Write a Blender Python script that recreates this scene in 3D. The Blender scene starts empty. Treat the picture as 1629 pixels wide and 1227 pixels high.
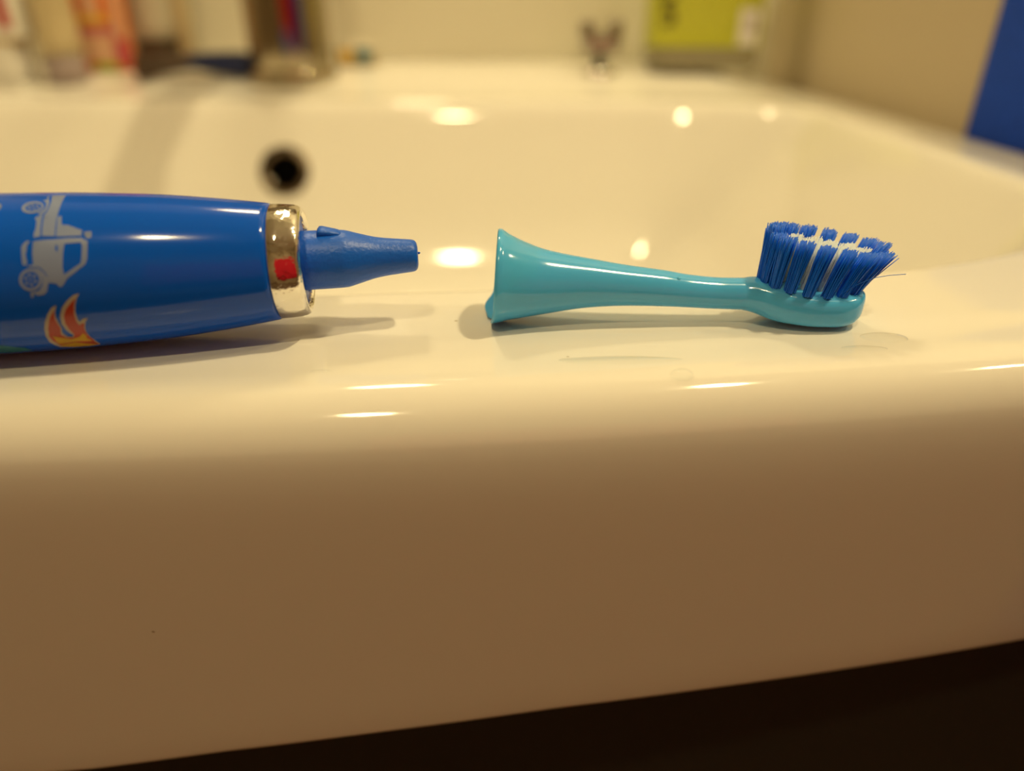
import bpy, bmesh, math, random
from mathutils import Vector, Matrix, geometry
random.seed(4)
C = bpy.context.scene.collection
MM = 0.001
Z0 = 0.86                      # height of the sink rim above the floor, metres
def V(x, y, z): return Vector((x*MM, y*MM, Z0 + z*MM))

# ---------------------------------------------------------------- camera
cam_d = bpy.data.cameras.new('camera'); cam = bpy.data.objects.new('camera', cam_d); C.objects.link(cam)
cam.location = V(0, 0, 50.5)
cam.rotation_euler = (math.radians(90 - 28.125), 0, 0)
cam_d.sensor_width = 36; cam_d.lens = 24.97
cam_d.clip_start = 0.005; cam_d.clip_end = 20
cam_d.dof.use_dof = True; cam_d.dof.focus_distance = 0.121; cam_d.dof.aperture_fstop = 5.7
bpy.context.scene.camera = cam

# ---------------------------------------------------------------- world, exposure
sc = bpy.context.scene
w = bpy.data.worlds.new('world'); sc.world = w; w.use_nodes = True
w.node_tree.nodes['Background'].inputs[0].default_value = (1.0, .78, .45, 1)
w.node_tree.nodes['Background'].inputs[1].default_value = 0.02
sc.view_settings.view_transform = 'Standard'; sc.view_settings.look = 'None'
sc.view_settings.gamma = 1; sc.view_settings.use_curve_mapping = False
sc.view_settings.exposure = 0.04
sc.cycles.max_bounces = 8; sc.cycles.sample_clamp_indirect = 4
WARM = (1.0, .80, .42)

def lamp(name, loc, target, power, size):
    d = bpy.data.lights.new(name, 'AREA'); d.shape = 'DISK'; d.size = size*MM
    d.energy = power; d.color = WARM
    o = bpy.data.objects.new(name, d); C.objects.link(o); o.location = V(*loc)
    o.rotation_euler = (V(*target) - V(*loc)).to_track_quat('-Z', 'Y').to_euler()
    return o
# three ceiling spots and the lamp over the mirror: (place, power, size)
SPOTS = [((-170, -610, 1488), 8.5, 100), ((640, 110, 1488), 17, 100), ((1450, 180, 1488), 7, 100)]
for p, e, s in SPOTS: lamp('ceiling_light', p, (p[0]*.3, p[1]*.3+80, 0), e, s)
MIRROR_LAMP = (-130, 540, 640)
lamp('mirror_light', MIRROR_LAMP, (-60, 200, 0), 1.6, 90)

# ---------------------------------------------------------------- materials
def mat(name, col, rough=.4, metal=0, trans=0, ior=1.5, emit=None, coat=0, bump=None, sub=0, noise=None, alpha=None):
    m = bpy.data.materials.new(name); m.use_nodes = True
    nt = m.node_tree; b = nt.nodes['Principled BSDF']
    b.inputs['Base Color'].default_value = (*col, 1); b.inputs['Roughness'].default_value = rough
    b.inputs['Metallic'].default_value = metal; b.inputs['IOR'].default_value = ior
    b.inputs['Transmission Weight'].default_value = trans; b.inputs['Coat Weight'].default_value = coat
    b.inputs['Coat Roughness'].default_value = .05
    if sub:
        b.inputs['Subsurface Weight'].default_value = sub; b.inputs['Subsurface Radius'].default_value = (.5, .8, 1)
        b.inputs['Subsurface Scale'].default_value = .002
    if emit: b.inputs['Emission Color'].default_value = (*emit[0], 1); b.inputs['Emission Strength'].default_value = emit[1]
    if noise or bump:
        tc = nt.nodes.new('ShaderNodeTexCoord')
        n = nt.nodes.new('ShaderNodeTexNoise'); nt.links.new(tc.outputs['Object'], n.inputs['Vector'])
        n.inputs['Scale'].default_value = (bump or noise)[0]; n.inputs['Detail'].default_value = 4
        if bump:
            bp = nt.nodes.new('ShaderNodeBump'); bp.inputs['Strength'].default_value = bump[1]; bp.inputs['Distance'].default_value = bump[2]
            nt.links.new(n.outputs['Fac'], bp.inputs['Height']); nt.links.new(bp.outputs['Normal'], b.inputs['Normal'])
        if noise:
            r = nt.nodes.new('ShaderNodeValToRGB'); r.color_ramp.elements[0].position = .35; r.color_ramp.elements[1].position = .65
            r.color_ramp.elements[0].color = (*col, 1); r.color_ramp.elements[1].color = (*noise[1], 1)
            nt.links.new(n.outputs['Fac'], r.inputs['Fac']); nt.links.new(r.outputs['Color'], b.inputs['Base Color'])
    return m
M = dict(
 ceramic=mat('glazed ceramic', (.86, .83, .76), .07, coat=0),
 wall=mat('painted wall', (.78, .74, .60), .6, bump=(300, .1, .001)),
 divider=mat('beige tile', (.56, .47, .33), .75),
 door=mat('brown wood', (.20, .11, .05), .5, noise=(6, (.15, .08, .035))),
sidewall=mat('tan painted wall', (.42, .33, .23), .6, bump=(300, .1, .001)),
 ceiling=mat('ceiling paint', (.8, .78, .72), .8),
 floor=mat('floor tile', (.16, .10, .06), .35),
 grout=mat('grout', (.10, .08, .06), .8),
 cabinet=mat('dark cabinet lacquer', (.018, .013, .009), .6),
 blue=mat('glossy blue plastic', (.0005, .10, .68), .12, ior=1.42),
 shaft=mat('matt blue plastic', (.001, .12, .70), .38, bump=(1500, .35, .0003)),
 chrome=mat('chrome', (.86, .85, .82), .06, 1),
 plated=mat('plated plastic', (.90, .87, .80), .09, 1, bump=(350, .5, .0006)),
 silver=mat('silver print', (.22, .28, .48), .25),
 cream=mat('cream print', (.42, .38, .30), .3),
 orange=mat('orange print', (.40, .035, .012), .3),
 yellow=mat('yellow print', (.52, .32, .0), .3),
 teal=mat('teal print', (.02, .18, .25), .3),
 aqua=mat('aqua translucent plastic', (.085, .50, 1.0), .14, sub=.2, coat=.2),
 bristle=mat('blue nylon', (.003, .17, .95), .3),
 wbristle=mat('clear nylon', (.80, .88, .95), .35),
 hole=mat('dark hollow', (.006, .005, .004), .6),
 towel=mat('blue terry cloth', (.0005, .08, .75), .95, bump=(900, .9, .002), noise=(30, (.0005, .055, .5))),
 reflection_cloth=mat('red cloth', (.75, .015, .05), .9, bump=(300, .8, .003)),
 white=mat('white carton', (.82, .80, .74), .4),
 red=mat('red print', (.45, .02, .02), .4),
 gold=mat('gold print', (.55, .38, .12), .4),
 sand=mat('sand plastic', (.55, .45, .26), .35),
 greycap=mat('mauve grey cap', (.34, .27, .26), .4),
 tubeor=mat('orange tube', (.80, .20, .035), .35),
 mauve=mat('mauve print', (.60, .16, .18), .4),
 peach=mat('peach print', (.80, .50, .32), .4),
 rasp=mat('raspberry print', (.58, .07, .12), .4),
 sun=mat('sun yellow print', (.80, .50, .05), .4),
 lime=mat('lime print', (.42, .52, .02), .4),
 cloudy=mat('cloudy plastic', (.50, .46, .34), .3),
 brownp=mat('brown plastic', (.07, .04, .02), .4),
 navy=mat('navy plastic', (.006, .018, .10), .35),
 label=mat('lime green label', (.60, .62, .03), .45),
 olive=mat('olive print', (.16, .14, .02), .5),
 greyg=mat('grey gel bottle', (.30, .27, .17), .2),
 clay=mat('grey tube', (.52, .47, .36), .4),
 seal=mat('white sealant', (.8, .77, .68), .4),
 mirror=mat('mirror glass', (.9, .9, .88), .02, 1),
 glow=mat('lamp glass', (1, .9, .7), .4, emit=(WARM, 25)),
 darkmetal=mat('tarnished metal', (.16, .12, .08), .3, 1),
 tapmetal=mat('brushed tap metal', (.44, .38, .27), .07, 1),
 steel=mat('dull steel', (.45, .42, .36), .25, 1),
 pale=mat('pale print', (.75, .72, .68), .5),
)
def add_specks(m):
    nt = m.node_tree; b = nt.nodes['Principled BSDF']
    tc = nt.nodes.new('ShaderNodeTexCoord'); v = nt.nodes.new('ShaderNodeTexVoronoi'); v.inputs['Scale'].default_value = 95
    nt.links.new(tc.outputs['Object'], v.inputs['Vector'])
    r = nt.nodes.new('ShaderNodeValToRGB'); e = r.color_ramp.elements
    e[0].position = .022; e[0].color = (.55, .48, .38, 1); e[1].position = .04; e[1].color = (.86, .83, .76, 1)
    nt.links.new(v.outputs['Distance'], r.inputs['Fac']); nt.links.new(r.outputs['Color'], b.inputs['Base Color'])
add_specks(M['ceramic'])
def water_mat():
    # thin clear film: clear body with a Fresnel sheen on top
    m = bpy.data.materials.new('water'); m.use_nodes = True; nt = m.node_tree
    nt.nodes.remove(nt.nodes['Principled BSDF']); out = nt.nodes['Material Output']
    t = nt.nodes.new('ShaderNodeBsdfTransparent'); t.inputs[0].default_value = (.985, .99, .99, 1)
    g = nt.nodes.new('ShaderNodeBsdfGlossy'); g.inputs['Roughness'].default_value = .02
    f = nt.nodes.new('ShaderNodeFresnel'); f.inputs[0].default_value = 1.33
    x = nt.nodes.new('ShaderNodeMixShader')
    geo = nt.nodes.new('ShaderNodeNewGeometry'); mu = nt.nodes.new('ShaderNodeMath'); mu.operation = 'MULTIPLY'
    iv = nt.nodes.new('ShaderNodeMath'); iv.operation = 'SUBTRACT'; iv.inputs[0].default_value = 1; nt.links.new(geo.outputs['Backfacing'], iv.inputs[1])
    nt.links.new(f.outputs[0], mu.inputs[0]); nt.links.new(iv.outputs[0], mu.inputs[1]); nt.links.new(mu.outputs[0], x.inputs[0]); nt.links.new(t.outputs[0], x.inputs[1]); nt.links.new(g.outputs[0], x.inputs[2])
    nt.links.new(x.outputs[0], out.inputs[0]); return m
M['water'] = water_mat()

# ---------------------------------------------------------------- helpers (millimetres, rim level = 0)
def tag(o, label=None, cat=None, group=None, kind=None):
    for k, v in (('label', label), ('category', cat), ('group', group), ('kind', kind)):
        if v: o[k] = v
    return o
def thing(name, loc, label, cat, group=None):
    o = bpy.data.objects.new(name, None); C.objects.link(o); o.location = V(*loc); o.empty_display_size = .01
    return tag(o, label, cat, group)
def link(name, bm, m, parent=None, smooth=True, origin=None):
    bmesh.ops.recalc_face_normals(bm, faces=bm.faces)
    me = bpy.data.meshes.new(name); 
    if origin is None:
        if parent is not None: org = parent['_o'] if '_o' in parent else None
    bm.to_mesh(me); bm.free()
    if smooth:
        for p in me.polygons: p.use_smooth = True
    me.materials.append(M[m])
    o = bpy.data.objects.new(name, me); C.objects.link(o)
    # mesh coordinates were written in world space: move the origin to the parent or to the base of the piece
    if parent is not None:
        bpy_world = world_of(parent)
        me.transform(Matrix.Translation(-bpy_world)); o.parent = parent
    else:
        xs = [v.co for v in me.vertices]
        c = Vector(((min(v.x for v in xs)+max(v.x for v in xs))/2, (min(v.y for v in xs)+max(v.y for v in xs))/2, min(v.z for v in xs)))
        me.transform(Matrix.Translation(-c)); o.location = c
    return o
def world_of(o):
    p = Vector(o.location)
    while o.parent is not None: o = o.parent; p += Vector(o.location)
    return p
def sharp(o, deg=35):
    m = o.modifiers.new('edge', 'EDGE_SPLIT'); m.split_angle = math.radians(deg); return o
def bevel(o, wd, seg=3):
    m = o.modifiers.new('bevel', 'BEVEL'); m.width = wd*MM; m.segments = seg; m.limit_method = 'ANGLE'; m.angle_limit = math.radians(40)
    o.data.polygons.foreach_set('use_smooth', [False]*len(o.data.polygons)); return o
def box(bm, x0, x1, y0, y1, z0, z1):
    vs = [bm.verts.new(V(x, y, z)) for x in (x0, x1) for y in (y0, y1) for z in (z0, z1)]
    for f in ((0,1,3,2),(4,6,7,5),(0,4,5,1),(2,3,7,6),(0,2,6,4),(1,5,7,3)): bm.faces.new([vs[i] for i in f])
def loft(bm, rings, cap0=True, cap1=True):
    rr = [[bm.verts.new(p) for p in r] for r in rings]; n = len(rr[0])
    for a, b in zip(rr, rr[1:]):
        for i in range(n): bm.faces.new((a[i], a[(i+1) % n], b[(i+1) % n], b[i]))
    if cap0: bm.faces.new(rr[0][::-1])
    if cap1: bm.faces.new(rr[-1])
def lathe(bm, prof, org, d, e1, e2, n=64, cap0=True, cap1=True):
    # prof: (distance along d, radius)
    rings = []
    for s, r in prof:
        rings.append([V(*[org[k] + d[k]*s + r*(math.cos(t)*e1[k] + math.sin(t)*e2[k]) for k in range(3)]) for t in [2*math.pi*i/n for i in range(n)]])
    loft(bm, rings, cap0, cap1)
UP = ((0,0,1), (1,0,0), (0,1,0))
def upright(bm, prof, x, y, z, n=40): lathe(bm, prof, (x, y, z), *UP, n=n)
def spline(pts, x):
    if x <= pts[0][0]: return pts[0][1]
    n = len(pts)
    if x >= pts[-1][0]: return pts[-1][1]
    for i in range(n-1):
        if x <= pts[i+1][0]: break
    def sl(j):
        if j <= 0 or j >= n-1: return (pts[1][1]-pts[0][1])/(pts[1][0]-pts[0][0]) if j <= 0 else (pts[-1][1]-pts[-2][1])/(pts[-1][0]-pts[-2][0])
        a = (pts[j][1]-pts[j-1][1])/(pts[j][0]-pts[j-1][0]); b = (pts[j+1][1]-pts[j][1])/(pts[j+1][0]-pts[j][0])
        return 0 if a*b <= 0 else 2*a*b/(a+b)
    h = pts[i+1][0]-pts[i][0]; t = (x-pts[i][0])/h
    return ((2*t**3-3*t*t+1)*pts[i][1] + (t**3-2*t*t+t)*h*sl(i) + (3*t*t-2*t**3)*pts[i+1][1] + (t**3-t*t)*h*sl(i+1))
def ss(t): t = max(0, min(1, t)); return t*t*(3-2*t)
DECALS = {'truck':[[[(54.74,1.496),(54.13,1.329),(53.96,1.184),(54.07,1.09),(54.26,1.066),(54.22,0.963),(54.17,0.856),(54.12,0.747),(52.41,0.741),(52.42,0.828),(52.46,0.947),(52.45,1.034),(52.47,1.098),(52.51,1.203),(52.61,1.331),(52.84,1.502)]],[[(55.4,0.999),(55.28,0.971),(55.13,0.971),(55.04,0.896),(55.05,0.832),(55.2,0.795),(55.21,0.729),(54.33,0.745),(54.38,0.856),(54.43,0.963),(54.49,1.059),(54.86,1.059),(54.85,1.028),(55.21,1.024)]],[[(55.31,1.34),(54.76,1.294),(54.45,1.203),(54.58,1.14),(54.95,1.095),(55.22,1.082),(55.04,1.059),(54.4,1.074),(54.13,1.149),(54.2,1.242),(54.41,1.329),(54.81,1.392),(55.01,1.485),(55.21,1.45),(54.86,1.358),(55.19,1.358)]],[[(52.36,0.99),(52.31,1.027),(51.87,1.026),(51.67,0.912),(51.51,0.891),(50.83,0.89),(50.05,0.863),(49.41,0.835),(48.77,0.815),(48.92,0.771),(48.78,0.744),(52.23,0.735),(52.28,0.866)]],[[(48.56,0.789),(47.57,0.796),(47.47,0.725),(47.96,0.702),(48.34,0.727)]],[[(55.25,0.683),(53.86,0.697),(52.52,0.7),(51.17,0.709),(50.44,0.713),(48.83,0.71),(48.52,0.691),(48.02,0.672),(48.03,0.579),(48.19,0.443),(48.5,0.389),(49.18,0.347),(50.56,0.265),(51.12,0.235),(51.44,0.203),(51.94,0.15),(52.36,0.13),(52.61,0.153),(52.74,0.176),(53.68,0.192),(53.88,0.171),(54.28,0.084),(54.81,0.053),(55.69,0.047),(56.02,0.077),(56.21,0.039),(56.47,0.017),(56.57,0.041),(56.47,0.091),(55.97,0.093),(55.26,0.106),(54.67,0.164),(54.42,0.25),(54.73,0.326),(55.38,0.374),(56.2,0.387),(56.16,0.398),(55.39,0.404),(55.38,0.543)],[(51.1,0.644),(48.94,0.656),(48.76,0.615),(48.91,0.468),(49.1,0.402),(51.53,0.275),(51.55,0.368),(51.32,0.531)],[(52.24,0.635),(52.02,0.623),(52.01,0.556),(52.22,0.551),(52.33,0.59)],[(55.1,0.394),(54.43,0.363),(54.02,0.318),(53.72,0.263),(53.84,0.26),(54.15,0.311),(54.56,0.353),(55.12,0.381)]],[[(56.15,0.69),(55.67,0.687),(56.08,0.634),(56.22,0.417),(56.42,0.402),(56.79,0.414),(56.79,0.504),(56.81,0.613),(56.63,0.646)]],[[(54.79,1.215),(54.72,1.178),(54.8,1.144),(55.04,1.115),(55.38,1.094),(55.81,1.082),(56.27,1.08),(56.72,1.088),(57.12,1.105),(57.44,1.131),(57.64,1.164),(57.72,1.2),(57.66,1.237),(57.47,1.271),(57.16,1.298),(56.75,1.314),(56.29,1.318),(55.81,1.307),(55.37,1.284),(55.02,1.252)],[(55.08,1.212),(55.03,1.187),(55.1,1.163),(55.27,1.143),(55.53,1.128),(55.84,1.119),(56.18,1.117),(56.51,1.122),(56.8,1.133),(57.03,1.15),(57.17,1.173),(57.22,1.197),(57.16,1.221),(57.0,1.244),(56.77,1.262),(56.47,1.273),(56.13,1.276),(55.79,1.27),(55.47,1.256),(55.23,1.236)]],[[(54.53,0.229),(54.7,0.189),(55.01,0.153),(55.43,0.126),(55.91,0.11),(56.4,0.106),(56.84,0.115),(57.21,0.135),(57.46,0.166),(57.58,0.203),(57.56,0.242),(57.4,0.281),(57.11,0.316),(56.72,0.343),(56.27,0.359),(55.79,0.364),(55.33,0.355),(54.94,0.336),(54.66,0.306),(54.52,0.269)],[(54.91,0.23),(55.04,0.201),(55.27,0.175),(55.58,0.155),(55.93,0.142),(56.3,0.139),(56.63,0.146),(56.9,0.161),(57.1,0.184),(57.19,0.211),(57.17,0.241),(57.05,0.27),(56.83,0.295),(56.54,0.315),(56.2,0.328),(55.85,0.331),(55.51,0.325),(55.22,0.31),(55.01,0.288),(54.9,0.26)]],[[(55.19,1.178),(55.23,1.168),(55.39,1.164),(55.56,1.168),(55.66,1.178),(55.63,1.188),(55.47,1.192),(55.29,1.188)]],[[(55.6,1.148),(55.64,1.138),(55.8,1.134),(55.98,1.138),(56.07,1.148),(56.03,1.157),(55.88,1.161),(55.7,1.157)]],[[(56.29,1.161),(56.33,1.151),(56.49,1.147),(56.66,1.151),(56.76,1.161),(56.72,1.17),(56.57,1.174),(56.39,1.17)]],[[(56.59,1.205),(56.62,1.195),(56.77,1.191),(56.95,1.195),(57.06,1.205),(57.02,1.216),(56.87,1.22),(56.69,1.216)]],[[(56.2,1.238),(56.23,1.228),(56.38,1.223),(56.56,1.228),(56.67,1.238),(56.64,1.249),(56.49,1.254),(56.3,1.25)]],[[(55.49,1.224),(55.53,1.213),(55.68,1.209),(55.86,1.213),(55.97,1.224),(55.93,1.235),(55.78,1.239),(55.6,1.235)]],[[(55.95,1.192),(55.97,1.183),(56.09,1.18),(56.22,1.183),(56.3,1.191),(56.27,1.2),(56.16,1.203),(56.03,1.2)]],[[(55.23,0.215),(55.32,0.203),(55.5,0.198),(55.65,0.204),(55.68,0.217),(55.59,0.229),(55.41,0.233),(55.26,0.228)]],[[(55.81,0.178),(55.91,0.166),(56.08,0.162),(56.23,0.168),(56.26,0.181),(56.17,0.193),(55.99,0.197),(55.84,0.191)]],[[(56.39,0.198),(56.49,0.186),(56.67,0.182),(56.82,0.188),(56.85,0.2),(56.75,0.212),(56.58,0.217),(56.43,0.211)]],[[(56.41,0.254),(56.5,0.242),(56.68,0.238),(56.82,0.244),(56.86,0.256),(56.77,0.268),(56.6,0.273),(56.45,0.267)]],[[(55.84,0.29),(55.93,0.278),(56.11,0.274),(56.26,0.28),(56.3,0.292),(56.21,0.304),(56.04,0.309),(55.88,0.303)]],[[(55.25,0.271),(55.34,0.259),(55.51,0.254),(55.66,0.26),(55.7,0.273),(55.61,0.285),(55.44,0.289),(55.29,0.284)]],[[(55.88,0.235),(55.95,0.225),(56.08,0.221),(56.19,0.226),(56.21,0.236),(56.14,0.246),(56.01,0.25),(55.9,0.245)]],[[(61.7,1.321),(60.76,1.26),(60.47,1.206),(60.64,1.135),(60.91,1.113)]]],'cream':[[[(53.64,-0.088),(54.43,-0.12),(55.37,-0.21),(56.2,-0.318),(56.81,-0.43),(57.33,-0.562),(57.6,-0.696),(57.41,-0.801),(57.11,-0.889),(55.32,-0.954),(53.36,-0.978),(51.34,-0.929),(51.33,-0.786),(51.48,-0.655),(51.5,-0.538),(51.19,-0.444),(50.77,-0.362),(50.15,-0.299),(50.92,-0.308),(51.51,-0.354),(51.64,-0.296),(51.45,-0.192),(51.08,-0.097),(50.62,-0.017),(50.05,0.042),(50.9,0.025),(52.07,-0.044),(53.05,-0.13),(53.72,-0.234),(54.07,-0.363),(53.98,-0.463),(53.76,-0.536),(53.48,-0.579),(53.88,-0.617),(54.48,-0.599),(54.8,-0.529),(54.62,-0.462),(54.42,-0.438),(54.42,-0.336),(54.4,-0.249),(54.18,-0.18)]]],'orange':[[[(54.17,-0.149),(54.82,-0.214),(55.55,-0.302),(56.28,-0.423),(56.87,-0.567),(56.94,-0.667),(56.72,-0.803),(56.72,-0.874),(55.16,-0.925),(53.21,-0.949),(51.55,-0.909),(51.47,-0.714),(51.62,-0.583),(51.42,-0.468),(50.97,-0.381),(51.32,-0.377),(51.79,-0.405),(51.92,-0.338),(51.75,-0.23),(51.34,-0.114),(50.76,-0.011),(51.62,-0.074),(52.58,-0.153),(53.26,-0.248),(53.55,-0.356),(53.52,-0.469),(53.33,-0.573),(53.83,-0.635),(54.68,-0.618),(55.11,-0.55),(54.79,-0.467),(54.56,-0.428),(54.6,-0.334),(54.59,-0.258)]]],'yellow':[[[(56.39,-0.559),(56.6,-0.713),(56.53,-0.77),(54.1,-0.734),(51.73,-0.764),(51.88,-0.595),(51.97,-0.554),(52.95,-0.629),(54.22,-0.661),(55.43,-0.609)]],[[(56.63,-0.806),(54.27,-0.764),(51.69,-0.896),(53.14,-0.935),(55.08,-0.912),(56.65,-0.863)]]],'teal':[[[(65.13,-0.663),(61.82,-0.815),(61.55,-0.948),(64.64,-0.97),(66.95,-0.933)]]]}

# ---------------------------------------------------------------- the room
def struct(name, dims, m, label):
    bm = bmesh.new(); box(bm, *dims); o = link(name, bm, m, smooth=False); o['kind'] = 'structure'; o['label'] = label; return o
XL, XR, YB, YF, ZF, ZC = -1400, 1700, 610, -1500, -860, 1500
struct('floor', (XL-50, XR+50, YF-50, YB+50, ZF-40, ZF), 'floor', 'dark brown bathroom floor')
struct('ceiling', (XL-50, XR+50, YF-50, YB+50, ZC, ZC+40), 'ceiling', 'off white ceiling with recessed spots')
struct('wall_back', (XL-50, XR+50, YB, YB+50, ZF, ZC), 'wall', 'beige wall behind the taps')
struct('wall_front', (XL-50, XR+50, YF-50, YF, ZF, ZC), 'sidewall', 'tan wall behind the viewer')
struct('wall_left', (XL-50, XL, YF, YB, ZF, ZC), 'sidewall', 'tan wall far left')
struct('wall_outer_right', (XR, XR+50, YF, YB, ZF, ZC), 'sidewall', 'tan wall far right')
o = struct('wall_right', (199.5, 286, 40, YB, ZF, 62), 'divider', 'low tan partition wall along the right side of the sink'); bevel(o, 3)

struct('trim_1', (195.05, 199.4, 326, 608, -6, -.6), 'seal', 'white silicone seal between the sink rim and the low partition')
# ---------------------------------------------------------------- wash basin
SL_, SR = -481, 195
def ye(x): return 91.5 + (x+140)**2/2780          # where the flat ledge starts to roll over
ZBOT = [(-481, -74), (-140, -86), (-81, -81.1), (-56, -77.5), (-26, -74.5), (9, -71.5), (41, -70.2), (76, -69.1), (108, -68), (195, -65)]
ZBOT = [(a, c-.7) for a, c in ZBOT]
def zbot(x):
    for (a, b), (c, d) in zip(ZBOT, ZBOT[1:]):
        if x <= c: return b + (d-b)*(x-a)/(c-a)
    return ZBOT[-1][1]
WALLP = [(0, 0), (1, -.4), (2.2, -1.8), (4, -5), (10, -16.5), (25, -45), (40, -73), (58, -95), (90, -112), (140, -120), (400, -124)]
def basin(x, y):
    dr = (169-x)*.62; dl = (x+455)*.62; db = 463-y; df = y-(ye(x)+37)
    a = min(dr, dl); b = min(db, df); r = 62
    if a < r or b < r: d = r - math.hypot(max(r-a, 0), max(r-b, 0))
    else: d = r + (min(a, b)-r)*.9
    z = spline(WALLP, d) if d > 0 else 0
    if y > 466: z += 14*ss((y-466)/110)*ss((187-x)/60)*ss((x+473)/60)
    if x > 182: z += .9*ss((x-182)/4)
    k = y-ye(x)
    if 0 < k < 14 : z -= .28*math.sin(math.pi*k/14)**2     # faint dish just inside the roll of the front edge
    return z
sink = thing('wash_basin', (-143, 350, -80), 'white glazed ceramic wash basin with rounded front edge holding both brush pieces', 'sink')
cols = [(SL_, -60), (SL_, -1.5), (SL_+.4, -.5), (SL_+1.5, 0)]
x = SL_+6
while x < -120: cols.append((x, 0)); x += 6
while x < 110: cols.append((x, 0)); x += 2
while x < SR-2: cols.append((x, 0)); x += 3
cols += [(SR-1.5, 0), (SR-.4, -.5), (SR, -1.5), (SR, -60)]
OV = (-138, -38); OVR = 12.5; DR = (-143, 300)
def column(x, dz):
    e = ye(x); zb = zbot(x); p = []
    if dz == -60:
        fl = lambda q: [(q[0], min(q[1], -1.5) if q[1] > -60 else q[1]) for q in q]
    lean = lambda z: .055*(-z-10) - 1.0*(1-math.exp(-(-9-z)/6)) + .5
    yb = e-10+lean(zb)
    p += [(yb+60, zb+4), (yb+20, zb+.6), (yb+3, zb)]
    for k in range(1, 6):
        a = math.pi/2*k/5; p.append((yb+3-3*math.sin(a), zb+3-3*math.cos(a)))
    for k in range(1, 22):
        z = zb+3+(-9-zb-3)*(1-(1-k/21)**1.4); p.append((e-10+lean(z), z))
    for k in range(1, 19):
        a = math.radians(9.5+80.5*k/18); p.append((e-9.6*math.cos(a), -9.6+9.6*math.sin(a)))
    y = e
    for k in range(1, 43): p.append((e+k*1.35, None))
    y0 = e+42*1.35
    for k in range(1, 121): p.append((y0+(608-y0)*k/120, None))
    out = []
    for y, z in p:
        if z is None: z = basin(x, y)
        if dz == -60: z = min(z-1.5, max(-60, zb)) if z > -55 and False else z-1.5
        out.append((y, z + (dz if dz > -60 else 0)))
    out.append((608, -60))
    return out
bm = bmesh.new(); grid = []
for x, dz in cols:
    if dz == -60:   # outer side wall: drop straight down
        grid.append([bm.verts.new(V(x, y, min(z, zbot(x)+4))) for y, z in column(x, 0)])
    else: grid.append([bm.verts.new(V(x, y, z)) for y, z in column(x, dz)])
for a, b in zip(grid, grid[1:]):
    for i in range(len(a)-1): bm.faces.new((a[i], b[i], b[i+1], a[i+1]))
# find the back inner wall at the overflow height
ys = [y/4 for y in range(1600, 1860)]
oy = min(ys, key=lambda y: abs(basin(OV[0], y)-OV[1]))
nv = Vector((0, -(basin(OV[0], oy+1)-basin(OV[0], oy-1))/2, 1)).normalized()
oc = V(OV[0], oy, OV[1]); dc = V(DR[0], DR[1], basin(*DR))
kill = [f for f in bm.faces if (f.calc_center_median()-oc).length < OVR*MM or (f.calc_center_median()-dc).length < 20*MM]
bmesh.ops.delete(bm, geom=kill, context='FACES')
bmesh.ops.remove_doubles(bm, verts=bm.verts, dist=1e-6)
link('basin_body', bm, 'ceramic', sink)
def frame_of(n):
    n = Vector(n).normalized(); e1 = Vector((1, 0, 0)); e1 = (e1 - n*e1.dot(n)).normalized(); return tuple(n), tuple(e1), tuple(n.cross(e1))
d, e1, e2 = frame_of(nv)
bm = bmesh.new(); lathe(bm, [(-6, 10.5), (0, 10.5), (1.0, 11.2), (1.4, 12.4), (1.2, 14), (.5, 15.4), (-1.5, 15.8), (-6, 15.8)], (OV[0], oy, OV[1]), d, e1, e2, 48, False, False)
tag(link('overflow_ring', bm, 'darkmetal', sink), 'dark metal ring around the dark overflow hole')
bm = bmesh.new(); lathe(bm, [(-5, 11), (-30, 11)], (OV[0], oy, OV[1]), d, e1, e2, 32, False, True)
tag(link('overflow_hole', bm, 'hole', sink), 'dark round overflow hole')
bm = bmesh.new(); zz = basin(*DR)
upright(bm, [(-20, 19), (0, 19), (1, 20), (1.2, 23), (.6, 27), (-1.5, 27.5)], DR[0], DR[1], zz)
link('drain_ring', bm, 'chrome', sink)
bm = bmesh.new(); upright(bm, [(-3, 18), (2, 18), (3.5, 16), (4, 8)], DR[0], DR[1], zz)
link('drain_plug', bm, 'chrome', sink)

# vanity cabinet under the basin
cab = thing('vanity_cabinet', (-143, 350, -860), 'near black vanity cabinet below the front of the basin', 'cabinet')
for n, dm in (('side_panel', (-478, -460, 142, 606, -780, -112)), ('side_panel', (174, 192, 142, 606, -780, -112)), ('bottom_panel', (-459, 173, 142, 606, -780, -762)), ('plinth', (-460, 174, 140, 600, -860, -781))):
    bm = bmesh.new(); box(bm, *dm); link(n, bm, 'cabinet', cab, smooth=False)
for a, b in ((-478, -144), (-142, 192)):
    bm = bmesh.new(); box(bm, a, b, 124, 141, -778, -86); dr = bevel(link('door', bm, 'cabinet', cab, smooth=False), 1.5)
    bm = bmesh.new(); hx = -170 if b < 0 else -116
    lathe(bm, [(0, 5), (150, 5)], (hx, 102, -330), (0,0,1), (1,0,0), (0,1,0), 16)
    for hz in (-320, -190): lathe(bm, [(0, 4), (22, 4)], (hx, 102, hz), (0,1,0), (1,0,0), (0,0,1), 12)
    link('handle', bm, 'steel', dr)

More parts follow.
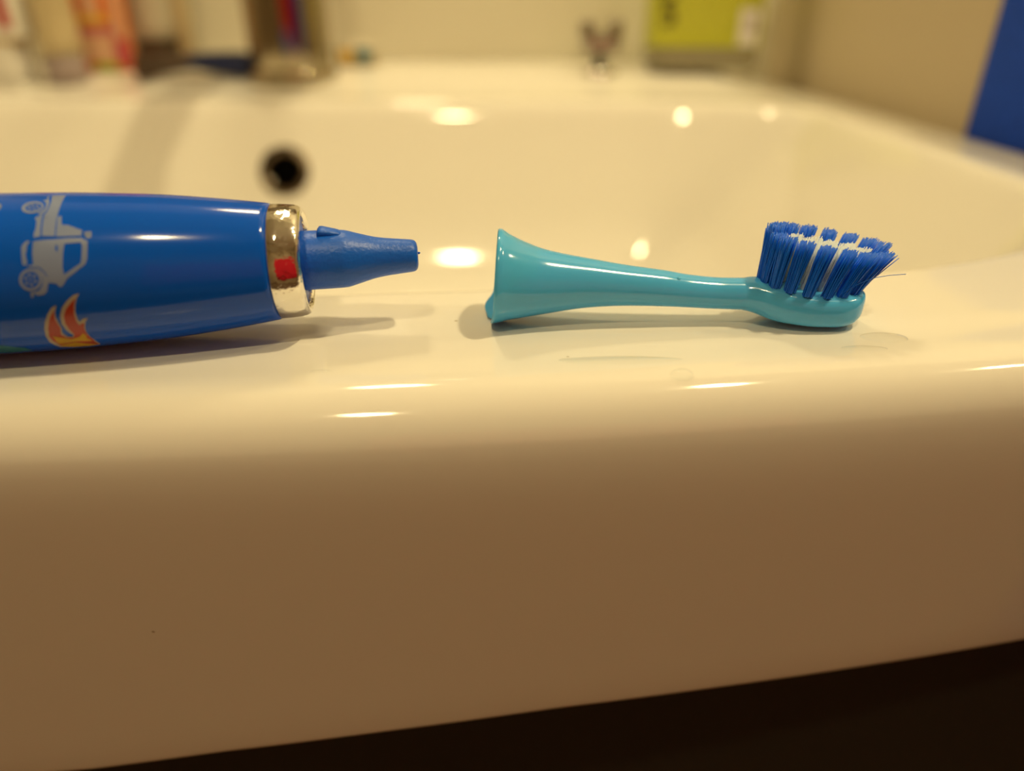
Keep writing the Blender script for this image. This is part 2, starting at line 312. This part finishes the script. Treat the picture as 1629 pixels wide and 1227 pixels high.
# ---------------------------------------------------------------- toothbrush handle (lying along the ledge)
T = (-16.2, 118.5, 12.6); AA = math.radians(8.8); ca, sa = math.cos(AA), math.sin(AA)
HD = (-ca, -sa, 0); HE1 = (sa, -ca, 0); HE2 = (0, 0, 1)
HPROF = [(18.6, 8.7), (23.6, 9.6), (33.5, 10.9), (43.2, 11.8), (57, 12.45), (66.5, 12.6), (150, 12.6)]
def HR(s):
    for (a, b), (c, d_) in zip(HPROF, HPROF[1:]):
        if s <= c: return b + (d_-b)*(s-a)/(c-a)
    return 12.6
hs = thing('toothbrush_handle', (-90, 107, 0), 'blue electric toothbrush handle with chrome collar, silver truck print and flame print', 'toothbrush')
HS = [(23.6, 9.6)] + [(s, spline(HPROF, s)) for s in [24+ .5*k for k in range(0, 66)] + [57+3*k for k in range(0, 25)]]
HS = [(23.55, 8.0), (23.55, 9.35), (23.75, 9.6)] + [(s, r) for s, r in HS if s > 24] + [(133, 12.4), (137, 11.8), (140, 10.6), (142, 8.5), (143, 5), (143.3, 1)]
bm = bmesh.new(); lathe(bm, HS, T, HD, HE1, HE2, 96); body = link('body', bm, 'blue', hs)
bm = bmesh.new()
lathe(bm, [(23.5, 8.2), (23.5, 9.35), (23.3, 9.5), (22, 9.45), (20, 9.25), (19.3, 9.1), (18.9, 8.9), (18.55, 8.45), (18.5, 8.1), (18.7, 7.8), (19.2, 7.7), (20.5, 7.7)], T, HD, HE1, HE2, 96, False, False)
tag(link('collar', bm, 'plated', hs), 'bright chrome collar ring at the front of the handle')
bm = bmesh.new(); lathe(bm, [(23.6, 7.75), (19.6, 7.75), (19.4, 7.4), (19.35, 3)], T, HD, HE1, HE2, 64); link('face_plate', bm, 'shaft', hs)
NP = [(0, 1.5), (.12, 2.1), (.45, 2.55), (.9, 2.72), (2.6, 2.9), (5, 3.15), (6.9, 3.42), (8.5, 3.8), (10.1, 4.25), (11.4, 4.62), (12.2, 4.8), (13.2, 4.86), (19.5, 4.95)]
bm = bmesh.new()
prof = [(0, 1.0)] + [(s, spline(NP, s)) for s in [0, .12, .25, .45, .7, .9]+[1.2+.4*k for k in range(46)]]
lathe(bm, prof, T, HD, HE1, HE2, 64); neck = tag(link('drive_shaft', bm, 'shaft', hs), 'matt blue drive shaft tapering to a blunt tip')
def hp(s, r, ph): return V(*[T[k] + HD[k]*s + r*(math.cos(ph)*HE1[k] + math.sin(ph)*HE2[k]) for k in range(3)])
# small key ridge on top of the shaft, with its sloped nose towards the tip
bm = bmesh.new(); rings = []
for s, r, w_ in ((12.2, 4.7, .20), (13.0, 5.15, .22), (15.4, 5.75, .25), (15.9, 5.75, .26), (16.3, 5.3, .26), (16.4, 4.6, .26)):
    c = 1.45
    rings.append([hp(s, 4.2, c-w_), hp(s, r*.97, c-w_), hp(s, r, c-w_*.6), hp(s, r, c+w_*.6), hp(s, r*.97, c+w_), hp(s, 4.2, c+w_)])
loft(bm, rings); link('key_ridge', bm, 'shaft', neck)
bm = bmesh.new(); box(bm, -.3, .3, -.15, .15, -.1, .3)
bm.free(); bm = bmesh.new(); lathe(bm, [(0, .22), (.35, .18), (.5, .05)], (T[0]-.05, T[1], T[2]+.4), (1, 0, .1), (0, 1, 0), (0, 0, 1), 10); link('moulding_nub', bm, 'shaft', neck)

def inside(p, polys):
    c = False
    for q in polys:
        j = len(q)-1
        for i in range(len(q)):
            if (q[i][1] > p[1]) != (q[j][1] > p[1]) and p[0] < (q[j][0]-q[i][0])*(p[1]-q[i][1])/(q[j][1]-q[i][1])+q[i][0]: c = not c
            j = i
    return c
def decal(name, groups, off, m, label):
    bm = bmesh.new()
    for polys in groups:
        pts = []; edges = []
        P = [[(s, ph*12) for s, ph in q] for q in polys]
        for q in P:
            n0 = len(pts)
            for i, a in enumerate(q): pts.append(Vector(a)); edges.append((n0+i, n0+(i+1) % len(q)))
        x0 = min(p[0] for q in P for p in q); x1 = max(p[0] for q in P for p in q)
        y0 = min(p[1] for q in P for p in q); y1 = max(p[1] for q in P for p in q)
        g = .45; yy = y0
        while yy < y1:
            xx = x0
            while xx < x1:
                if inside((xx, yy), P): pts.append(Vector((xx+.013, yy+.017)))
                xx += g*2
            yy += g
        r = geometry.delaunay_2d_cdt(pts, edges, [], 0, 1e-5)
        vs = [bm.verts.new(hp(v.x, HR_s(v.x)+off, v.y/12)) for v in r[0]]
        for f in r[2]:
            cx = sum(r[0][i].x for i in f)/len(f); cy = sum(r[0][i].y for i in f)/len(f)
            if inside((cx, cy), P):
                bm.faces.new([vs[i] for i in f])
    loose = [v for v in bm.verts if not v.link_faces]
    bmesh.ops.delete(bm, geom=loose, context='VERTS')
    return tag(link(name, bm, m, body), label)
def HR_s(s): return spline(HPROF, s)
decal('truck_print', DECALS['truck'], .045, 'silver', 'silver truck picture')
decal('flame_print', DECALS['cream'], .045, 'cream', 'cream edge of the flame')
decal('flame_print', DECALS['orange'], .07, 'orange', 'orange red flame')
decal('flame_print', DECALS['yellow'], .10, 'yellow', 'yellow base of the flame')
decal('flame_print', DECALS['teal'], .06, 'teal', 'teal print near the bottom of the handle')

# ---------------------------------------------------------------- brush head
BY = 119.5
bh = thing('brush_head', (28, BY, 0), 'light blue replacement toothbrush head lying on its back with blue bristles up', 'brush head')
ST = [(-2.9, 8.45, 8.4), (-2.2, 8.42, 8.2), (-.6, 8.2, 7.5), (1.8, 7.85, 6.75), (6.2, 7.44, 5.6), (12.8, 7.25, 4.45), (20.5, 6.75, 3.6), (27.2, 6.2, 3.2), (31.6, 5.7, 2.92), (37, 5.3, 2.8), (41, 5.2, 2.85)]
def ring(x, cz, ry, rz, n=48, e=2.0, tilt=0, zt=None, zb=None):
    out = []
    for i in range(n):
        t = 2*math.pi*i/n; c, s = math.cos(t), math.sin(t)
        cy = abs(c)**(2/e)*(1 if c > 0 else -1); cz_ = abs(s)**(2/e)*(1 if s > 0 else -1)
        hz = rz if zt is None else (zt-zb)/2
        z0 = cz if zt is None else (zt+zb)/2
        out.append(V(x + tilt*cz_*hz, BY+ry*cy, z0+hz*cz_))
    return out
cz_at = lambda x: spline([(a, b) for a, b, c in ST], x)
rr_at = lambda x: spline([(a, c) for a, b, c in ST], x)
def opening(x, r, tab=1.0):
    o = []
    for i in range(64):
        t = 2*math.pi*i/64; c, s = math.cos(t), math.sin(t)
        tb = -1.6*tab*math.exp(-((s+.88)/.16)**2)*(1 if c > 0 else .2)      # small lip on the far lower side
        o.append(V(x + .07*s*r + tb, BY + r*c, cz_at(-2.9)+(0 if r > 8 else 0) + r*s*.995))
    return o
bm = bmesh.new()
xs = [-.6+.6*k for k in range(0, 70)]; xs = [x for x in xs if x < 41]
rings = [opening(4, 5.1, 0), opening(0, 6.8, .3), opening(-2.6, 7.75), opening(-2.95, 7.95), opening(-3.0, 8.15), opening(-2.75, 8.33), opening(-2.3, 8.28, .9)]
for x in [-1.6, -1.0]+xs: 
    rg = ring(x, cz_at(x), rr_at(x), rr_at(x), 64, tilt=.07*max(0, 1-(x+3)/8)); rings.append(rg)
HEAD = [(41, 2.85, 8.05, 2.35), (42.3, 3.2, 8.15, 2.15), (43.5, 3.7, 8.0, 1.9), (46, 4.7, 7.5, 1.2), (49, 5.4, 6.95, .7), (53, 5.8, 6.5, .3), (57, 5.65, 6.35, .18), (59.6, 4.9, 6.35, .45), (61.2, 3.7, 6.3, 1.1), (62.1, 2.4, 6.1, 2.0), (62.5, 1.2, 5.6, 3.0)]
hw = lambda x: spline([(a, b) for a, b, c, d_ in HEAD], x)
ht = lambda x: spline([(a, c) for a, b, c, d_ in HEAD], x)
hb = lambda x: spline([(a, d_) for a, b, c, d_ in HEAD], x)
x = 41.0
while x < 62.5:
    e = 2 + 1.6*ss((x-41)/6)
    rings.append(ring(x, 0, hw(x), 0, 64, e, zt=ht(x), zb=hb(x))); x += .45
rings.append(ring(62.5, 0, 1.2, 0, 64, 3, zt=5.6, zb=3.0))
loft(bm, rings, True, True)
neckhead = link('neck_and_plate', bm, 'aqua', bh)
# small raised moulding mark on the neck
bm = bmesh.new(); bmesh.ops.create_icosphere(bm, subdivisions=3, radius=.42*MM)
bmesh.ops.translate(bm, verts=bm.verts, vec=V(29, BY-1.45, cz_at(29)+2.42)); link('mould_mark', bm, 'aqua', neckhead)
def tuft(name, bx, by, m, n, zt, lx, ly, rad, br, shrt=0):
    bm = bmesh.new(); bz = ht(bx)-.25
    for k in range(n):
        a = random.random()*6.283; q = math.sqrt(random.random())
        dx, dy = q*math.cos(a), q*math.sin(a)
        sp = 1.38
        tx = lx + random.gauss(0, .14); ty = ly + random.gauss(0, .12)
        tz = zt + random.gauss(0, .13)
        if random.random() < .08: tx += random.gauss(0, .5); ty += random.gauss(0, .4); tz -= abs(random.gauss(0, .4))
        rings = []; a0 = random.random()*2
        for f in (0, .35, .7, 1):
            px = bx + dx*rad*(1+(sp-1)*f) + tx*(f**1.15); py = by + dy*rad*(1+(sp-1)*f) + ty*f; pz = bz + (tz-bz)*f
            r_ = br*(1 if f < 1 else .8)
            rings.append([V(px+r_*math.cos(a0+j*2.094), py+r_*math.sin(a0+j*2.094), pz) for j in range(3)])
        loft(bm, rings, False, True)
    return link(name, bm, m, bh)
CX, HX, HY = 52.6, 8.3, 4.25
tipz = lambda x: 17.1 - (x-44.3)*.205
for k in range(16):
    a = 2*math.pi*(k+.5)/16; bx = CX + HX*math.cos(a); by = BY + HY*math.sin(a)*1.0
    u = (bx-44.3)/16.6
    lx = .9+3.0*u**1.5
    tuft('bristle_tuft', bx, by, 'bristle', 90, tipz(bx)+(.3 if by > BY else -.7), lx, (by-BY)*.10, .97, .12)
for j, (nx, yy) in enumerate(((4, 1.6), (5, 0), (4, -1.6))):
    for i in range(nx):
        bx = CX + (i-(nx-1)/2)*2.7; u = (bx-44.3)/16.6
        o = tuft('inner_tuft', bx, BY+yy, 'wbristle', 34, tipz(bx)-.75, .9+2.6*u**1.4, 0, .75, .11)
        o['label'] = 'whitish inner bristle tuft'
bm = bmesh.new(); pts = [(56.5, 114.9, 7.0), (59, 114.6, 8.9), (61.2, 114.4, 10.0), (63.5, 114.2, 10.5), (66.2, 114.1, 10.75)]
rings = [[V(p[0], p[1]+.07*math.cos(j*2.094), p[2]+.07*math.sin(j*2.094)) for j in range(3)] for p in pts]
loft(bm, rings); tag(link('stray_bristle', bm, 'bristle', bh), 'single bristle bent sideways beyond the end')

# ---------------------------------------------------------------- water on the ledge
def drop(x, y, rx, ry, h, label, on=None, grp='water drops on the sink'):
    e = ye(x); z = on if on is not None else (basin(x, y) if y >= e else -9.6+9.6*math.sin(math.acos((e-y)/9.6)))
    bm = bmesh.new(); rings = []; n = 40
    for k in range(9):
        t = k/8*math.pi/2*.96; r = math.cos(t)
        rings.append([V(x + rx*r*math.cos(a)*(1+.10*math.sin(2*a+x)+.05*math.sin(3*a)), y + ry*r*math.sin(a)*(1+.10*math.sin(2*a+x)), z-.02 + h*math.sin(t)) for a in [2*math.pi*i/n for i in range(n)]])
    loft(bm, rings); return tag(link('water_drop', bm, 'water'), label, 'water', grp)
drop(26.5, 98.4, 1.7, 1.6, 1.3, 'small round water drop on the front edge by a bright streak')
drop(64.5, 112.3, 3.7, 2.6, .55, 'largest flat water drop, right of the bristle end of the brush head')
drop(59.0, 107.6, 3.6, 1.1, .4, 'thin water smear in front of the bristle end')
drop(17.6, 103.2, 11, 1.5, .3, 'long thin film of water in front of the brush neck')
drop(-30, 99.3, 1.6, .7, .3, 'tiny flat water bead below the chrome collar')
drop(104, 468, 3.2, 2.6, 1.6, 'water bead on the back rim below the green bottle')
drop(76, 474, 3, 2.4, 1.4, 'water bead on the back rim, left of the green bottle')

# ---------------------------------------------------------------- faucet
FX, FY = -149, 528
zl = lambda x, y: basin(x, y)
fz = zl(FX, FY)
fc = thing('faucet', (FX, FY, fz), 'chrome mixer tap standing behind the overflow hole', 'faucet')
bm = bmesh.new(); upright(bm, [(-4, 30), (3, 30), (5, 29), (5.5, 26)], FX, FY, fz, 64); link('base_ring', bm, 'tapmetal', fc)
bm = bmesh.new(); upright(bm, [(5, 27), (5.3, 27), (6, 27), (60, 27), (119, 27), (120, 27), (132, 27.5), (140, 24), (142, 16)], FX, FY, fz, 64); link('body', bm, 'tapmetal', fc)
bm = bmesh.new(); rings = []
for k in range(9):
    f = k/8; yy = FY-18-f*112; z = fz+100-14*f*f; wdt = 17-3*f; hh = 11-3*f
    rings.append([V(FX+wdt*math.cos(a), yy, z+hh*math.sin(a)) for a in [2*math.pi*i/24 for i in range(24)]])
loft(bm, rings); sp = link('spout', bm, 'tapmetal', fc)
bm = bmesh.new(); upright(bm, [(0, 9), (12, 10), (13, 10)], FX, FY-120, fz+68, 24); link('aerator', bm, 'chrome', sp)
bm = bmesh.new(); rings = []
for k in range(6):
    f = k/5; yy = FY+8-f*80; z = fz+148+18*f; wdt = 14-4*f; hh = 6-2.5*f
    rings.append([V(FX+wdt*math.cos(a), yy, z+hh*math.sin(a)) for a in [2*math.pi*i/20 for i in range(20)]])
loft(bm, rings); link('lever', bm, 'tapmetal', fc)
# chrome cradle on a stem
qx, qy = 60, 532; qz = zl(qx, qy)
q = thing('chrome_hook_stand', (qx, qy, qz), 'small chrome two pronged stand on the back ledge, left of the green bottle', 'holder')
bm = bmesh.new(); upright(bm, [(-3, 12), (1, 12), (3.5, 10.5), (4.5, 6)], qx, qy, qz, 32); link('foot', bm, 'chrome', q)
bm = bmesh.new(); upright(bm, [(4, 4.2), (10, 3.4), (16, 4.6), (17, 5)], qx, qy, qz, 24); tag(link('stem', bm, 'hole', q), 'dark stem')
bm = bmesh.new(); box(bm, qx-11.5, qx+11.5, qy-6, qy+6, qz+13, qz+25); bevel(link('yoke', bm, 'steel', q, smooth=False), 3)
for s in (-1, 1):
    bm = bmesh.new(); rings = []
    for f, ox, z in ((0, 7, 15), (.2, 8.5, 23), (.5, 9.5, 28), (.8, 10, 32), (1, 10, 33)):
        r_ = 6-2*f
        rings.append([V(qx+s*ox+r_*math.cos(a), qy+r_*math.sin(a), qz+z) for a in [2*math.pi*i/16 for i in range(16)]])
    loft(bm, rings); link('prong', bm, 'steel', q)

# ---------------------------------------------------------------- things along the back ledge
def rbox_rings(cx, cy, hx, hy, zs, n=40, e=5):
    out = []
    for z, s in zs:
        out.append([V(cx + hx*s*abs(math.cos(a))**(2/e)*(1 if math.cos(a) > 0 else -1), cy + hy*s*abs(math.sin(a))**(2/e)*(1 if math.sin(a) > 0 else -1), z) for a in [2*math.pi*(i+.5)/n for i in range(n)]])
    return out
# lime bottle
gx, gy = 131, 548; gz = zl(100, gy)+.3
g = thing('gel_bottle', (gx, gy, gz), 'grey see-through bottle with a big lime green label at the right end of the ledge', 'bottle')
bm = bmesh.new(); loft(bm, rbox_rings(gx, gy, 37.5, 21, [(gz, .93), (gz+1.5, .98), (gz+4, 1), (gz+120, 1), (gz+132, .9), (gz+140, .5), (gz+144, .36)])); link('body', bm, 'greyg', g)
bm = bmesh.new(); upright(bm, [(0, 14), (26, 14), (27, 13)], gx, gy, gz+144, 32); link('cap', bm, 'white', g)
def panel(par, name, x0, x1, yf, z0, z1, m, label=None, th=.5):
    bm = bmesh.new(); box(bm, x0, x1, yf-th, yf+.1, z0, z1); o = link(name, bm, m, par, smooth=False)
    if label: o['label'] = label
    return o
bm = bmesh.new(); loft(bm, rbox_rings(gx, gy, 37.9, 21.4, [(gz+14, 1), (gz+112, 1)])); lb = tag(link('label', bm, 'label', g), 'lime green label')
def mark(pts, yf, m, par, name='label_mark', lab=None, r=1.6):
    bm = bmesh.new()
    for (a, b), (c, d_) in zip(pts, pts[1:]):
        L = math.hypot(c-a, d_-b); ux, uz = (c-a)/L, (d_-b)/L
        v = [bm.verts.new(V(a+sx*(-ux)*.2-uz*r*k, yf-dy, b+ux*r*k)) if sx else bm.verts.new(V(c-uz*r*k, yf-dy, d_+ux*r*k)) for dy in (0, .4) for sx, k in ((1, 1), (1, -1), (0, -1), (0, 1))]
        for f in ((0,1,2,3),(4,7,6,5),(0,4,5,1),(1,5,6,2),(2,6,7,3),(3,7,4,0)): bm.faces.new([v[i] for i in f])
    o = link(name, bm, m, par, smooth=False)
    if lab: o['label'] = lab
    return o
yf = gy-21.4
mark([(107, gz+42), (100, gz+42), (100, gz+35), (106, gz+35), (106, gz+28), (99, gz+28)], yf, 'olive', lb, lab='olive lettering stroke', r=1.8)
mark([(99, gz+62), (99, gz+50), (106, gz+50), (106, gz+62)], yf, 'olive', lb, lab='olive lettering stroke', r=1.6)
panel(lb, 'label_patch', 150.5, 163, yf+.5, gz+15, gz+37, 'pale', 'pale patch low on the label', 1)
panel(lb, 'label_patch', 149, 164, yf+.5, gz+52, gz+80, 'pale', 'pale patch high on the label', 1)
mark([(159, gz+32), (159, gz+23)], yf-.6, 'greycap', lb, lab='grey mark on the pale patch', r=1.6)
# small candy coloured case right of the faucet
kx, ky = -110, 560; kz = zl(kx, ky)
k_ = thing('small_round_case', (kx, ky, kz), 'small low rounded case in yellow and teal, just right of the faucet', 'case')
bm = bmesh.new(); loft(bm, rbox_rings(kx, ky, 15, 9, [(kz, .85), (kz+2, .96), (kz+5, 1), (kz+6, 1)], e=2.6)); link('base', bm, 'sand', k_)
bm = bmesh.new(); loft(bm, rbox_rings(kx, ky, 15.2, 9.2, [(kz+6.1, 1), (kz+10, .98), (kz+13, .86), (kz+15, .5)], e=2.6)); link('lid', bm, 'clay', k_)
panel(k_, 'sticker', kx-11, kx-2, ky-9, kz+3, kz+10, 'sun', 'yellow sticker', 1.2)
panel(k_, 'sticker', kx+1, kx+10, ky-9, kz+3, kz+11, 'teal', 'teal sticker', 1.2)
# white carton far left
c0 = -337; cy0 = 513; cz0 = zl(c0, cy0-22)+.5
c_ = thing('white_carton', (c0, cy0, cz0), 'white upright carton with gold line and red stripe at the far left', 'box')
bm = bmesh.new(); box(bm, c0-28, c0+19, cy0-15, cy0+8, cz0+5.5, cz0+27); bevel(link('lower_box', bm, 'white', c_, smooth=False), 3)
bm = bmesh.new(); box(bm, c0-27.5, c0+20, cy0-14.5, cy0+8, cz0+27, cz0+30); tag(link('gold_band', bm, 'gold', c_, smooth=False), 'gold line')
bm = bmesh.new(); box(bm, c0-28, c0+25, cy0-15, cy0+8, cz0+30, cz0+130); up = link('upper_box', bm, 'white', c_, smooth=False)
bm = bmesh.new(); box(bm, c0+16.5, c0+24, cy0-15.6, cy0-14.9, cz0+36, cz0+130); tag(link('stripe', bm, 'red', up, smooth=False), 'dark red stripe')
bm = bmesh.new(); box(bm, c0-28, c0+18, cy0-15, cy0+8, cz0, cz0+5.5); tag(link('bottom_rim', bm, 'white', c_, smooth=False), 'bottom rim')
# sand coloured tube on mauve cap
tx, ty = -296, 516; tz = zl(tx, ty-10)+.2
t_ = thing('sand_tube', (tx, ty, tz), 'sand coloured squeeze tube standing on a mauve grey cap, right of the white carton', 'tube')
bm = bmesh.new(); upright(bm, [(0, 12), (.8, 12.8), (17, 12.2), (18, 11)], tx, ty, tz); link('cap', bm, 'greycap', t_)
def tube_body(cx, cy, z, r, hx1, h, m, par, name='body'):
    bm = bmesh.new(); rings = []
    for k in range(14):
        f = k/13; n = 36
        rx = r + (hx1-r)*f; ry = r*(1-f)+.8*f
        rings.append([V(cx+rx*math.cos(a), cy+ry*math.sin(a), z+h*f) for a in [2*math.pi*i/n for i in range(n)]])
    loft(bm, rings); return link(name, bm, m, par)
bm_ = tube_body(tx, ty, tz+18, 12.8, 14.5, 115, 'sand', t_)
# colourful children's tube carton
ox, oy_ = -280, 541; oz = zl(ox, oy_)+.2
o_ = thing('orange_carton', (ox, oy_, oz), 'upright orange and pink toothpaste carton standing behind the ledge tubes', 'box')
bm = bmesh.new(); loft(bm, rbox_rings(ox, oy_, 18, 5, [(oz, .98), (oz+1, 1), (oz+150, 1.12), (oz+151, 1.1)], e=8)); ob = link('body', bm, 'tubeor', o_)
yf = oy_-5.4
panel(ob, 'peach_panel', ox-12, ox+9, yf, oz+6, oz+22, 'peach', 'peach panel')
panel(ob, 'mauve_band', ox-13, ox+12, yf, oz+22.2, oz+28.5, 'mauve', 'mauve band')
panel(ob, 'sand_panel', ox-13, ox+8, yf, oz+28.8, oz+34, 'sun', 'sand yellow panel above the band')
panel(ob, 'tall_panel', ox-6, ox+4, yf, oz+34.2, oz+60, 'peach', 'peach letter shape on the orange top')
panel(ob, 'raspberry_panel', ox+9.5, ox+18, yf, oz+4, oz+20, 'rasp', 'raspberry red panel')
panel(ob, 'pink_panel', ox+12.5, ox+18.3, yf, oz+20.2, oz+60, 'peach', 'peach strip at the right edge')
panel(ob, 'yellow_strip', ox-17.8, ox-13.5, yf, oz+5, oz+28, 'sun', 'yellow strip')
panel(ob, 'orange_foot', ox-16, ox-7, yf, oz+.5, oz+5, 'tubeor', 'orange foot')
panel(ob, 'green_foot', ox-6.5, ox+9, yf, oz+.5, oz+5, 'lime', 'green foot')
# grey cup-like tube behind
ax, ay = -262, 582; az = zl(ax, ay)+.2
a_ = thing('grey_tube', (ax, ay, az), 'pale grey tube standing on a dark cap, right of the orange carton', 'tube')
bm = bmesh.new(); upright(bm, [(0, 14), (1, 15), (14, 15), (15, 14)], ax, ay, az); link('cap', bm, 'brownp', a_)
tube_body(ax, ay, az+15, 16.5, 21, 110, 'clay', a_)
bm = bmesh.new(); box(bm, ax+17, ax+26, ay-4, ay+4, az, az+120); bevel(tag(link('carton_edge', bm, 'sand', a_, smooth=False), 'sand coloured side flap'), 1)
# lying dark brush with navy grip
n0 = thing('lying_brush', (-215, 520, zl(-215, 520)), 'dark brush lying on the ledge with brown head and navy grip, left of the faucet', 'brush')
bm = bmesh.new(); rings = []
yy = 518
for k in range(22):
    f = k/21; x = -249 + f*34; z = zl(x, yy-4)+8.5 + 3*math.sin(f*math.pi*.5)
    hh = 8-3.4*f; rings.append([V(x, yy-(2-6*f)+6*math.cos(a), z+hh*math.sin(a)) for a in [2*math.pi*i/20 for i in range(20)]])
loft(bm, rings); link('head', bm, 'brownp', n0)
bm = bmesh.new(); rings = []
for k in range(30):
    f = k/29; x = -215 + f*41; z = zl(x, yy)+11.5-2.2*math.sin(f*math.pi*.5); hh = 4.6+3.4*math.sin(min(1, f*1.15)*math.pi*.55)
    if f > .9: hh *= math.sqrt(max(.05, 1-((f-.9)/.1)**2))
    rings.append([V(x, yy+4+7*math.cos(a)*min(1, hh/5), z+hh*math.sin(a)) for a in [2*math.pi*i/20 for i in range(20)]])
loft(bm, rings); link('grip', bm, 'navy', n0)

# ---------------------------------------------------------------- towel over the partition
tw = thing('blue_towel', (200, 180, 62), 'dark blue towel draped over the low partition on the right', 'towel')
bm = bmesh.new()
path = [(-170, 200.6)] + [(-150+10*k, 200.4) for k in range(29)]
def wav(y, z): return 0.7*math.sin(y*.11+z*.01)+.5*math.sin(y*.043+1)
def sheet(bm, off):
    P = [('L', z) for z in range(-160, 56, 8)] + [('T', a) for a in range(0, 181, 15)] + [('R', z) for z in range(52, -101, -8)]
    rows = []
    for y in [62+4.5*k for k in range(59)]:
        y = min(y, 323); row = []
        for kd, v in P:
            wv = wav(y, v if kd != 'T' else 60)
            if kd == 'L': x, z = 199.2-off*.7-abs(wv)*.2, v
            elif kd == 'R': x, z = 286.7+off+abs(wv), v
            else:
                a = math.radians(v); x = 242.9-math.cos(a)*(43.7+off*.8); z = 58+math.sin(a)**.6*(4.6+off) if 0 < v < 180 else 58
            row.append(V(x, y, z))
        rows.append(row)
    return rows
A = sheet(bm, .3); B = sheet(bm, 4.2)
ra = [[bm.verts.new(p) for p in r] for r in A]; rb = [[bm.verts.new(p) for p in r] for r in B]
for g1, s in ((ra, 1), (rb, -1)):
    for a, b in zip(g1, g1[1:]):
        for i in range(len(a)-1): bm.faces.new((a[i], a[i+1], b[i+1], b[i]))
for i in range(len(ra[0])-1):
    bm.faces.new((ra[0][i], rb[0][i], rb[0][i+1], ra[0][i+1])); bm.faces.new((ra[-1][i], ra[-1][i+1], rb[-1][i+1], rb[-1][i]))
for i in range(len(ra)-1):
    bm.faces.new((ra[i][0], ra[i+1][0], rb[i+1][0], rb[i][0])); bm.faces.new((ra[i][-1], rb[i][-1], rb[i+1][-1], ra[i+1][-1]))
link('cloth', bm, 'towel', tw)

# ---------------------------------------------------------------- lamps, mirror, added red curtain for reflections
for i, (p, e, s) in enumerate(SPOTS):
    L = thing('ceiling_spot', (p[0], p[1], 1500), ('round ceiling spot behind the viewer', 'round ceiling spot above the low partition', 'round ceiling spot nearest the right outer wall')[i], 'lamp', 'ceiling spots')
    bm = bmesh.new(); upright(bm, [(-6, 52), (-8, 54), (-8, 62), (0, 64)], p[0], p[1], 1500, 40); link('trim_ring', bm, 'steel', L)
    bm = bmesh.new(); upright(bm, [(-5, 51), (-3, 51)], p[0], p[1], 1500, 32); link('lens', bm, 'glow', L)
mr = thing('mirror', (-143, 600, 330), 'frameless wall mirror above the taps', 'mirror')
bm = bmesh.new(); box(bm, -440, 160, 604, 609, 300, 620); bm.free()
bm = bmesh.new(); box(bm, -440, 160, 604, 609, 240, 600); link('glass', bm, 'mirror', mr, smooth=False)
ml = thing('mirror_lamp', (-130, 600, 660), 'small lamp on an arm above the mirror', 'lamp')
bm = bmesh.new(); lathe(bm, [(0, 6), (-60, 6)], (-130, 610, 660), (0, 1, 0), (1, 0, 0), (0, 0, 1), 16); link('arm', bm, 'steel', ml)
bm = bmesh.new(); upright(bm, [(8, 50), (10, 52), (22, 40), (26, 12)], -130, 540, 640, 32); link('shade', bm, 'steel', ml)
ct = thing('red_reflection_curtain', (540, -1440, -400), 'unseen red curtain on a steel rail, added behind the viewer for red reflections', 'curtain')  # out of view, added to put red reflections in the collar and tap
bm = bmesh.new(); f0 = []; f1 = []
for k in range(241):
    x = -90 + k*5.4; y = -1440 + 16*math.sin(k*.42) + 6*math.sin(k*.17)
    for lst, o_y in ((f0, 0), (f1, 2)):
        lst.append([bm.verts.new(V(x, y+o_y, z)) for z in (-400, -100, 200, 480, 620)])
for lst in (f0, f1):
    for a, c in zip(lst, lst[1:]):
        for i in range(4): bm.faces.new((a[i], c[i], c[i+1], a[i+1]))
for a0, a1, c0_, c1_ in zip(f0, f1, f0[1:], f1[1:]):
    bm.faces.new((a0[0], a1[0], c1_[0], c0_[0])); bm.faces.new((a0[-1], c0_[-1], c1_[-1], a1[-1]))
link('cloth', bm, 'reflection_cloth', ct)
bm = bmesh.new(); lathe(bm, [(-1400, 12), (1700, 12)], (0, -1440, 640), (1, 0, 0), (0, 1, 0), (0, 0, 1), 20)
tag(link('rail', bm, 'steel', ct), 'steel rail')
for k in range(9):
    x = -60 + k*155
    bm = bmesh.new(); n = 24; rings = []
    for i in range(n+1):
        a = 2*math.pi*i/n; c = (x, -1440+20*math.cos(a), 632+20*math.sin(a))
        rings.append([V(c[0]+2*math.cos(t), c[1]+2*math.sin(t)*math.cos(a), c[2]+2*math.sin(t)*math.sin(a)) for t in [2*math.pi*j/8 for j in range(8)]])
    loft(bm, rings, False, False); link('curtain_ring', bm, 'steel', ct)
